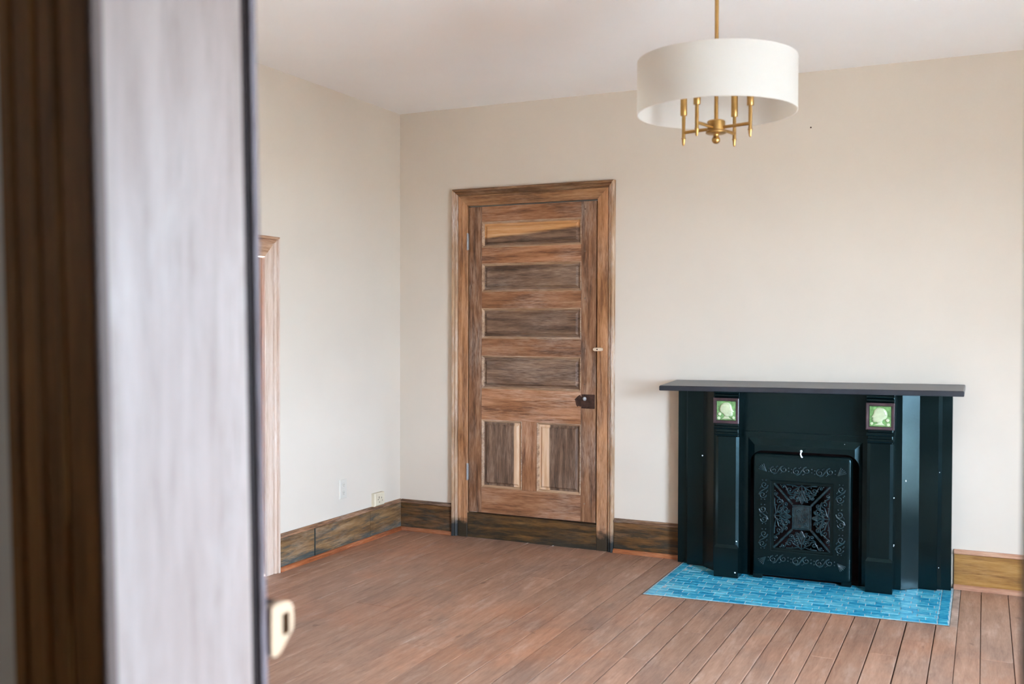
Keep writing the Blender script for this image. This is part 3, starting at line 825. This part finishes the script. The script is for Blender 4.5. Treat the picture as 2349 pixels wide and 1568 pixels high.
# ------------------------------------------------------------------ summer cover with pierced scrollwork
cv = tag(empty('fireplace_cover', (XC, -.26, .004)), 'green-black cast iron cover with pierced scrollwork closing the fire opening', 'fireplace cover')
GX = 2.692
def rrect(hw, z0, z1, r, y, n=5):
    pts = []
    for cx_, cz_, st in ((hw - r, z1 - r, 0), (-(hw - r), z1 - r, 90), (-(hw - r), z0 + r, 180), (hw - r, z0 + r, 270)):
        for k in range(n + 1):
            t = math.radians(st + 90 * k / n)
            pts.append((GX + cx_ + r * math.cos(t), y, cz_ + r * math.sin(t)))
    return pts
Y0 = -.250
m = MB()
m.loops([rrect(.257, .026, .690, .022, Y0 + .006), rrect(.257, .026, .690, .022, Y0 - .010), rrect(.2555, .0275, .6885, .021, Y0 - .017), rrect(.251, .032, .684, .018, Y0 - .0215),
         rrect(.245, .038, .678, .014, Y0 - .0235), rrect(.236, .080, .662, .012, Y0 - .0245), rrect(.166, .161, .549, .003, Y0 - .0245), rrect(.1645, .1625, .5475, .003, Y0 - .0265),
         rrect(.160, .167, .543, .003, Y0 - .0255), rrect(.1585, .1685, .5415, .002, Y0 - .0155), rrect(.1465, .1805, .5295, .002, Y0 - .0150), rrect(.1465, .1805, .5295, .002, Y0 - .008),
         rrect(.1465, .1805, .5295, .002, Y0 + .006)], True, False)
m.warp(W); m.build('cover_plate', M['iron'], cv, True, 35)
for s in (-1, 1):
    m = MB(); xa, xb = sorted((GX + s * .257, GX + s * .205)); m.box(xa, xb, Y0 - .020, Y0 + .004, .0075, .034, .004); m.warp(W); m.build('foot', M['iron'], cv)
# middle square and diagonals
YS = Y0 - .013
CZ0, CZ1, CHW = .287, .421, .0505
czc = (CZ0 + CZ1) / 2
def R4b(h, y, e=0): return [(GX - h, y, CZ0 + (CHW - h)), (GX + h, y, CZ0 + (CHW - h)), (GX + h, y, CZ1 - (CHW - h)), (GX - h, y, CZ1 - (CHW - h))]
m = MB(); m.loops([R4b(CHW, YS + .008), R4b(CHW, YS - .003), R4b(CHW - .002, YS - .0055), R4b(CHW - .005, YS - .0055), R4b(CHW - .008, YS + .001), R4b(CHW - .012, YS + .001)], True, True)
m.warp(W); sq = m.build('centre_square', M['iron_glint'], cv)
for sx in (-1, 1):
    for (zo, zi) in ((.5295, CZ1), (.1805, CZ0)):
        p0 = Vector((GX + sx * CHW * .97, YS, zi)); p1 = Vector((GX + sx * .1465, YS, zo))
        d = (p1 - p0).normalized(); nn = Vector((-d.z, 0, d.x))
        m = MB(); m.loops([[p + nn * a * .0062 + Vector((0, b, 0)) for a, b in ((-1, .006), (-1, -.002), (-.5, -.0055), (.5, -.0055), (1, -.002), (1, .006))] for p in (p0, p1)], True, True)
        m.warp(W); m.build('diagonal_bar', M['iron_glint'], cv)

def spiral(cx_, cz_, r0, turns, a0, dirn, y, r1=.22, n=26, lead=None):
    pts = []
    if lead: pts.append((lead[0], y, lead[1]))
    for k in range(n + 1):
        t = k / n; a = a0 + dirn * turns * 2 * math.pi * t; r = r0 * (1 - (1 - r1) * t)
        pts.append((cx_ + r * math.cos(a), y, cz_ + r * math.sin(a)))
    return pts
def scrolls_for(side):
    """one trapezoid of pierced scrolls; side 0 top, 1 right, 2 bottom, 3 left"""
    m = MB()
    horiz = side in (0, 2)
    L, D = (.140, .1085 - .004) if horiz else (.170, .096 - .002)
    def P(a, b):                 # a along the outer edge, b from outer edge inwards
        if side == 0: return (GX + a, .5295 - b)
        if side == 2: return (GX - a, .1805 + b)
        if side == 1: return (GX + .1465 - b, .355 - a)
        return (GX - .1465 + b, .355 + a)
    rad = .0042
    def sp(a, b, r, turns, a0, dirn, lead=None):
        pts = []
        if lead: pts += [P(*lead)]
        for k in range(25):
            t = k / 24; ang = a0 + dirn * turns * 2 * math.pi * t; rr_ = r * (1 - .80 * t)
            pts.append(P(a + rr_ * math.cos(ang), b + rr_ * math.sin(ang)))
        m.tube([(x, YS, z) for x, z in pts], rad, 6, lambda t: 1 - .35 * t)
        x, z = pts[-1]; m.sphere((x, YS - .002, z), rad * 1.45, 7, 5)
    k = L / .140; dk = D / .1045
    for s in (-1, 1):
        sp(s * .030 * k, .072 * dk, .0205, 1.25, math.radians(90 if s > 0 else 90), s, (s * .004, .030))
        sp(s * .063 * k, .030 * dk, .0190, 1.2, math.radians(180 if s > 0 else 0), -s, (s * .012, .014))
        sp(s * .098 * k, .015 * dk, .0120, 1.1, math.radians(180 if s > 0 else 0), s, (s * .070 * k, .040 * dk))
        sp(s * .020 * k, .034 * dk, .0135, 1.1, math.radians(0 if s > 0 else 180), s, (s * .040 * k, .046 * dk))
        sp(s * .055 * k, .068 * dk, .0120, 1.0, math.radians(200 if s > 0 else -20), -s, (s * .034 * k, .052 * dk))
        m.tube([(*P(s * .002, .012),), ] and [(P(s * t_[0] * k, t_[1] * dk)[0], YS, P(s * t_[0] * k, t_[1] * dk)[1]) for t_ in ((.0, .004), (.016, .012), (.032, .008), (.052, .004), (.080, .003))], rad * .9, 6)
        m.tube([(P(s * a * k, b * dk)[0], YS, P(s * a * k, b * dk)[1]) for a, b in ((.010, .045), (.028, .048), (.048, .056), (.064, .054), (.074, .046))], rad * .9, 6)
        m.tube([(P(s * a * k, b * dk)[0], YS, P(s * a * k, b * dk)[1]) for a, b in ((.004, .098), (.008, .080), (.006, .062), (.0, .050))], rad, 6)
        for a, b in ((.048, .012), (.082, .030), (.112, .006), (.052, .068), (.018, .024)):
            x, z = P(s * a * k, b * dk); m.sphere((x, YS - .001, z), .0042, 7, 5)
    # palmette on the axis
    for s in (-2, -1, 0, 1, 2):
        m.tube([(P(s * .004 * q * 2.2, (.102 - .034 * q) * dk)[0], YS - .002, P(s * .004 * q * 2.2, (.102 - .034 * q) * dk)[1]) for q in (0, .35, .7, 1)], rad * .8, 6)
    m.tube([(P(a, b)[0], YS, P(a, b)[1]) for a, b in ((0, .0), (0, .05 * dk), (0, D))], rad * .8, 6)
    m.warp(W)
    o = m.build('scrollwork', M['iron_glint'], cv, True, 60)
    o['kind'] = 'stuff'
for side in range(4): scrolls_for(side)
# relief flower in the square
m = MB()
yq = YS - .001
for k, (a, b, r, t, st, dr) in enumerate(((-.018, .030, .014, 1.1, 0, 1), (.016, .012, .016, 1.2, 90, -1), (-.012, -.022, .015, 1.1, 200, 1), (.020, -.034, .012, 1.1, 20, -1))):
    pts = spiral(GX + a, czc + b, r, t, math.radians(st), dr, yq)
    m.tube(pts, .0028, 6); m.sphere((pts[-1][0], yq - .002, pts[-1][2]), .004, 7, 5)
m.tube([(GX - .026, yq, czc - .045), (GX - .020, yq, czc - .01), (GX - .028, yq, czc + .02), (GX - .022, yq, czc + .045)], .003, 6)
m.tube([(GX + .008, yq, czc + .04), (GX + .002, yq, czc), (GX + .006, yq, czc - .04)], .0025, 6)
m.tube([(GX, yq, czc - .010), (GX + .018, yq, czc - .008), (GX + .036, yq, czc - .014)], .0025, 6)
for a, b in ((-.026, .038), (-.024, .026), (.030, -.045), (.014, -.040), (.034, .000)):
    m.sphere((GX + a, yq - .001, czc + b), .0048, 7, 5)
m.warp(W); m.build('flower_relief', M['iron_glint'], sq, True, 60)
# border of scrolls and beads cast onto the plate
yb = Y0 - .0268
def border(pts_fn, length, name):
    m = MB(); n = max(2, round(length / .115)); st = length / n
    for i in range(n):
        c = -length / 2 + st * (i + .5); f = 1 if i % 2 == 0 else -1
        if name == 'h' and n % 2 == 1 and i == n // 2: f = 1
        def T(a, b): x, z = pts_fn(c + a, b * f); return (x, yb, z)
        for s in (-1, 1):
            pp = []
            for k in range(20):
                t = k / 19; ang = math.radians(90) * s + s * t * 2.35 * math.pi * 1.0; r = .0200 * (1 - .75 * t)
                pp.append(T(s * .027 + r * math.cos(ang) * 1.0, .004 * s + r * math.sin(ang) * s))
            m.tube(pp, .0041, 7, lambda t: 1.1 - .4 * t)
            m.sphere((pp[-1][0], yb - .001, pp[-1][2]), .0042, 7, 5)
        m.tube([T(-.027, -.0235), T(-.012, -.018), T(0, 0), T(.012, .018), T(.027, .0235)], .0046, 7)
        for a, b in ((-.052, .006), (.052, -.006), (-.052, -.012), (.052, .012), (-.006, .019), (.006, -.019), (-.013, .014), (.013, -.014)):
            x, y_, z = T(a, b); m.sphere((x, yb, z), .0043, 7, 5)
    m.warp(W)
    o = m.build('border_scrolls', M['iron_glint'], cv, True, 60); o['kind'] = 'stuff'
border(lambda a, b: (GX + a, .606 + b), .36, 'h')
border(lambda a, b: (GX + a, .122 + b), .36, 'h')
border(lambda a, b: (GX - .200 + b, .360 + a), .40, 'v')
border(lambda a, b: (GX + .200 + b, .360 + a), .40, 'v')
for sx in (-1, 1):
    for sz, zc_ in ((1, .607), (-1, .114)):
        m = MB()
        for k in range(5):
            t = math.radians(20 + 12.5 * k)
            m.tube([(GX + sx * .186, yb, zc_ - sz * .014), (GX + sx * (.186 + .022 * math.cos(t)), yb - .001, zc_ + sz * (-.014 + .022 * math.sin(t))), (GX + sx * (.186 + .040 * math.cos(t)), yb, zc_ + sz * (-.014 + .040 * math.sin(t)))], .0028, 6)
            m.sphere((GX + sx * (.186 + .042 * math.cos(t)), yb, zc_ + sz * (-.014 + .042 * math.sin(t))), .004, 7, 5)
        m.warp(W); m.build('corner_leaf', M['iron_glint'], cv, True, 60)
m = MB(); m.sphere((GX - .004, Y0 - .020, .712), .007, 9, 7, .7); m.tube([(GX - .004, Y0 - .022, .709), (GX - .006, Y0 - .028, .697), (GX - .002, Y0 - .028, .684), (GX + .004, Y0 - .027, .679)], .004, 7)
m.warp(W); lt = m.build('latch', M['chip'], cv, True); tag(lt, 'small worn white latch')

# ------------------------------------------------------------------ pendant lamp
PX, PY = 2.682, -2.15
pl = tag(empty('pendant_lamp', (PX, PY, 2.04)), 'brass pendant with four candle arms under a white linen drum shade', 'pendant lamp')
m = MB(); R0, R1, SZ0, SZ1 = .2860, .2835, 2.155, 2.346
m.lathe([(R0, SZ0), (R0 + .0005, SZ0 + .004), (R0, SZ0 + .008), (R0, SZ1 - .008), (R0 + .0005, SZ1 - .004), (R0, SZ1), (R1, SZ1), (R1, SZ0), (R0, SZ0)], PX, PY, 96, False)
m.build('lamp_shade', M['linen'], pl, True, 40)
m = MB()
for k in range(3):
    t = 2 * math.pi * k / 3 + .5
    m.tube([(PX, PY, 2.325), (PX + .2845 * math.cos(t), PY + .2845 * math.sin(t), 2.340)], .0022, 6)
m.lathe([(.012, 2.318), (.012, 2.332)], PX, PY, 16)
m.build('shade_spider', M['brass'], pl)
m = MB(); m.lathe([(.0072, 2.125), (.0072, H - .012)], PX, PY, 16); m.build('rod', M['brass'], pl, True, 40)
m = MB(); m.lathe([(.062, H - .0005), (.062, H - .016), (.056, H - .022), (.012, H - .026), (.010, H - .045)], PX, PY, 32); m.build('ceiling_canopy', M['brass'], pl, True, 40)
m = MB(); m.lathe([(.010, 2.131), (.029, 2.130), (.032, 2.126), (.032, 2.094), (.037, 2.090), (.037, 2.084), (.030, 2.081), (.010, 2.079)], PX, PY, 32); m.build('hub', M['brass'], pl, True, 30)
m = MB(); m.lathe([(.013, 2.082), (.009, 2.076), (.010, 2.072)], PX, PY, 16)
m.sphere((PX, PY, 2.0605), .0150, 20, 12); m.build('ball_finial', M['brass'], pl, True, 50)
for k in range(4):
    t = math.radians(-41 + 90 * k)
    d = (rt * math.cos(t) + Vector((fw.x, fw.y, 0)).normalized() * math.sin(t)).normalized()
    ax, ay = PX + d.x * .136, PY + d.y * .136
    m = MB(); m.tube([(PX + d.x * .028, PY + d.y * .028, 2.103), (ax - d.x * .004, ay - d.y * .004, 2.103)], .0062, 12); m.build('arm', M['brass'], pl, True, 40)
    m = MB(); m.lathe([(.0015, 2.054), (.0045, 2.058), (.0065, 2.076), (.0070, 2.0795), (.0090, 2.0805), (.0090, 2.0825), (.0066, 2.0835), (.0066, 2.166)], ax, ay, 16); post = m.build('candle_post', M['brass'], pl, True, 40)
    m = MB(); m.lathe([(.0066, 2.1655), (.0118, 2.166), (.0126, 2.168), (.0126, 2.250), (.0110, 2.252)], ax, ay, 16); m.build('candle_sleeve', M['brass'], post, True, 40)

# ------------------------------------------------------------------ doorway in the foreground
Lw = lambda x, y, z: (x, y + lean(z), z)
t3 = tag(empty('trim_3', (2.6615, -4.78, 0)), 'limewashed jamb of the open doorway with dark brown casing', 'doorway', kind='structure')
X0, X1 = 2.6615, 3.608
m = MB(); m.box(X0 - .016, X0, -4.9055, -4.6715, 0, DZ - .02); m.warp(Lw); m.build('jamb', M['jamb'], t3)
m = MB(); m.box(X1, X1 + .016, -4.9055, -4.6715, 0, DZ - .02); m.warp(Lw); m.build('jamb', M['jamb'], t3)
m = MB(); m.box(X0 - .016, X1 + .016, -4.9055, -4.6715, DZ - .0195, DZ - .0005); m.warp(Lw); m.build('head_jamb', M['jamb'], t3)
def rounded_strip(xa, xb, y0, y1, z0, z1, r, side, name, mat, parent, far):
    """upright board; the edge at x=xb (side=+1) or xa (side=-1) rounded on the face y0 (far=False) or y1 (far=True)"""
    pts = []
    if side > 0:
        c = (xb - r, (y1 - r) if far else (y0 + r))
        arc = [(c[0] + r * math.cos(t), c[1] + r * math.sin(t)) for t in [math.radians(a) for a in (range(0, 91, 15) if far else range(-90, 1, 15))]]
        pts = ([(xa, y0), (xb, y0)] + arc + [(xa, y1)]) if far else ([(xa, y0)] + arc + [(xb, y1), (xa, y1)])
    else:
        c = (xa + r, (y1 - r) if far else (y0 + r))
        arc = [(c[0] - r * math.cos(t), c[1] + r * math.sin(t)) for t in [math.radians(a) for a in (range(90, -1, -15) if far else range(0, -91, -15))]]
        pts = ([(xb, y0), (xb, y1)] + arc + [(xa, y0)]) if far else ([(xb, y1), (xa, y1)] + arc + [(xb, y0)])
    m = MB(); m.prism(pts, z0, z1); m.warp(Lw); return m.build(name, mat, parent, True, 40)
rounded_strip(2.509, X0 - .0055, -4.923, -4.906, 0, DZ + .10, .003, 1, 'hall_casing', M['hall_casing'], t3, False)
rounded_strip(X0 - .0050, X0, -4.9215, -4.906, 0, DZ + .10, .0045, 1, 'casing_edge', M['pink_edge'], t3, False)
rounded_strip(X1, X1 + .15, -4.923, -4.906, 0, DZ + .10, .010, -1, 'hall_casing', M['hall_casing'], t3, False)
# fluted ridges on the dark casing
for xa in (2.530, 2.570, 2.606):
    m = MB(); m.tube([(xa, -4.9215, .0), (xa, -4.9215, 1.1), (xa, -4.9215, DZ + .1)], .006, 8); m.warp(Lw); m.build('casing_bead', M['hall_casing'], t3, True)
m = MB(); m.box(2.512, X0 - .003, -4.671, -4.653, 0, DZ + .10); m.warp(Lw); m.build('rebate_shade_strip', M['dark_edge'], t3)  # near-black strip paints the shadow gap between jamb and room casing
rounded_strip(2.512, X0 + .001, -4.652, -4.634, 0, DZ + .10, .010, 1, 'room_casing', M['grey_edge'], t3, True)
rounded_strip(X1 - .002, X1 + .15, -4.669, -4.634, 0, DZ + .10, .014, -1, 'room_casing', M['dark_edge'], t3, True)
m = MB(); m.box(2.512, X1 + .15, -4.669, -4.634, DZ + .1005, DZ + .23); m.warp(Lw); m.build('room_casing_head', M['dark_edge'], t3)
m = MB(); m.box(2.509, X1 + .15, -4.923, -4.906, DZ + .1005, DZ + .23); m.warp(Lw); m.build('hall_casing_head', M['hall_casing'], t3)

kp = tag(empty('lock_keeper', (2.66, -4.62, .911)), 'cream enamelled rim-lock keeper screwed to the doorway casing', 'lock keeper')
ky = -4.634 + lean(.95) + .0005
prof = [(0, .917), (.010, .914), (.019, .917), (.049, .944), (.050, .966), (.048, .978), (.042, .985), (.031, .989), (.009, .989), (0, .985)]
slot = [(.024, .940), (.040, .940), (.040, .972), (.024, .972)]
bm = bmesh.new()
vo = [bm.verts.new((X0 + .003, ky + a, b)) for a, b in prof]; vi = [bm.verts.new((X0 + .003, ky + a, b)) for a, b in slot]
ed = [bm.edges.new((l[i], l[(i + 1) % len(l)])) for l in (vo, vi) for i in range(len(l))]
bmesh.ops.triangle_fill(bm, use_beauty=True, edges=ed)
ret = bmesh.ops.extrude_face_region(bm, geom=list(bm.faces))
for e in ret['geom']:
    if isinstance(e, bmesh.types.BMVert): e.co.x -= .012
m = MB(); m.addbm(bm); m.build('keeper_face', M['keeper'], kp)
m = MB(); m.loops([[(X0 - .0095, ky + a, b) for a, b in prof], [(X0 - .040, ky + a * .95, b) for a, b in prof]], True, True); m.build('keeper_box', M['black'], kp)  # black body paints in the dark of the slot
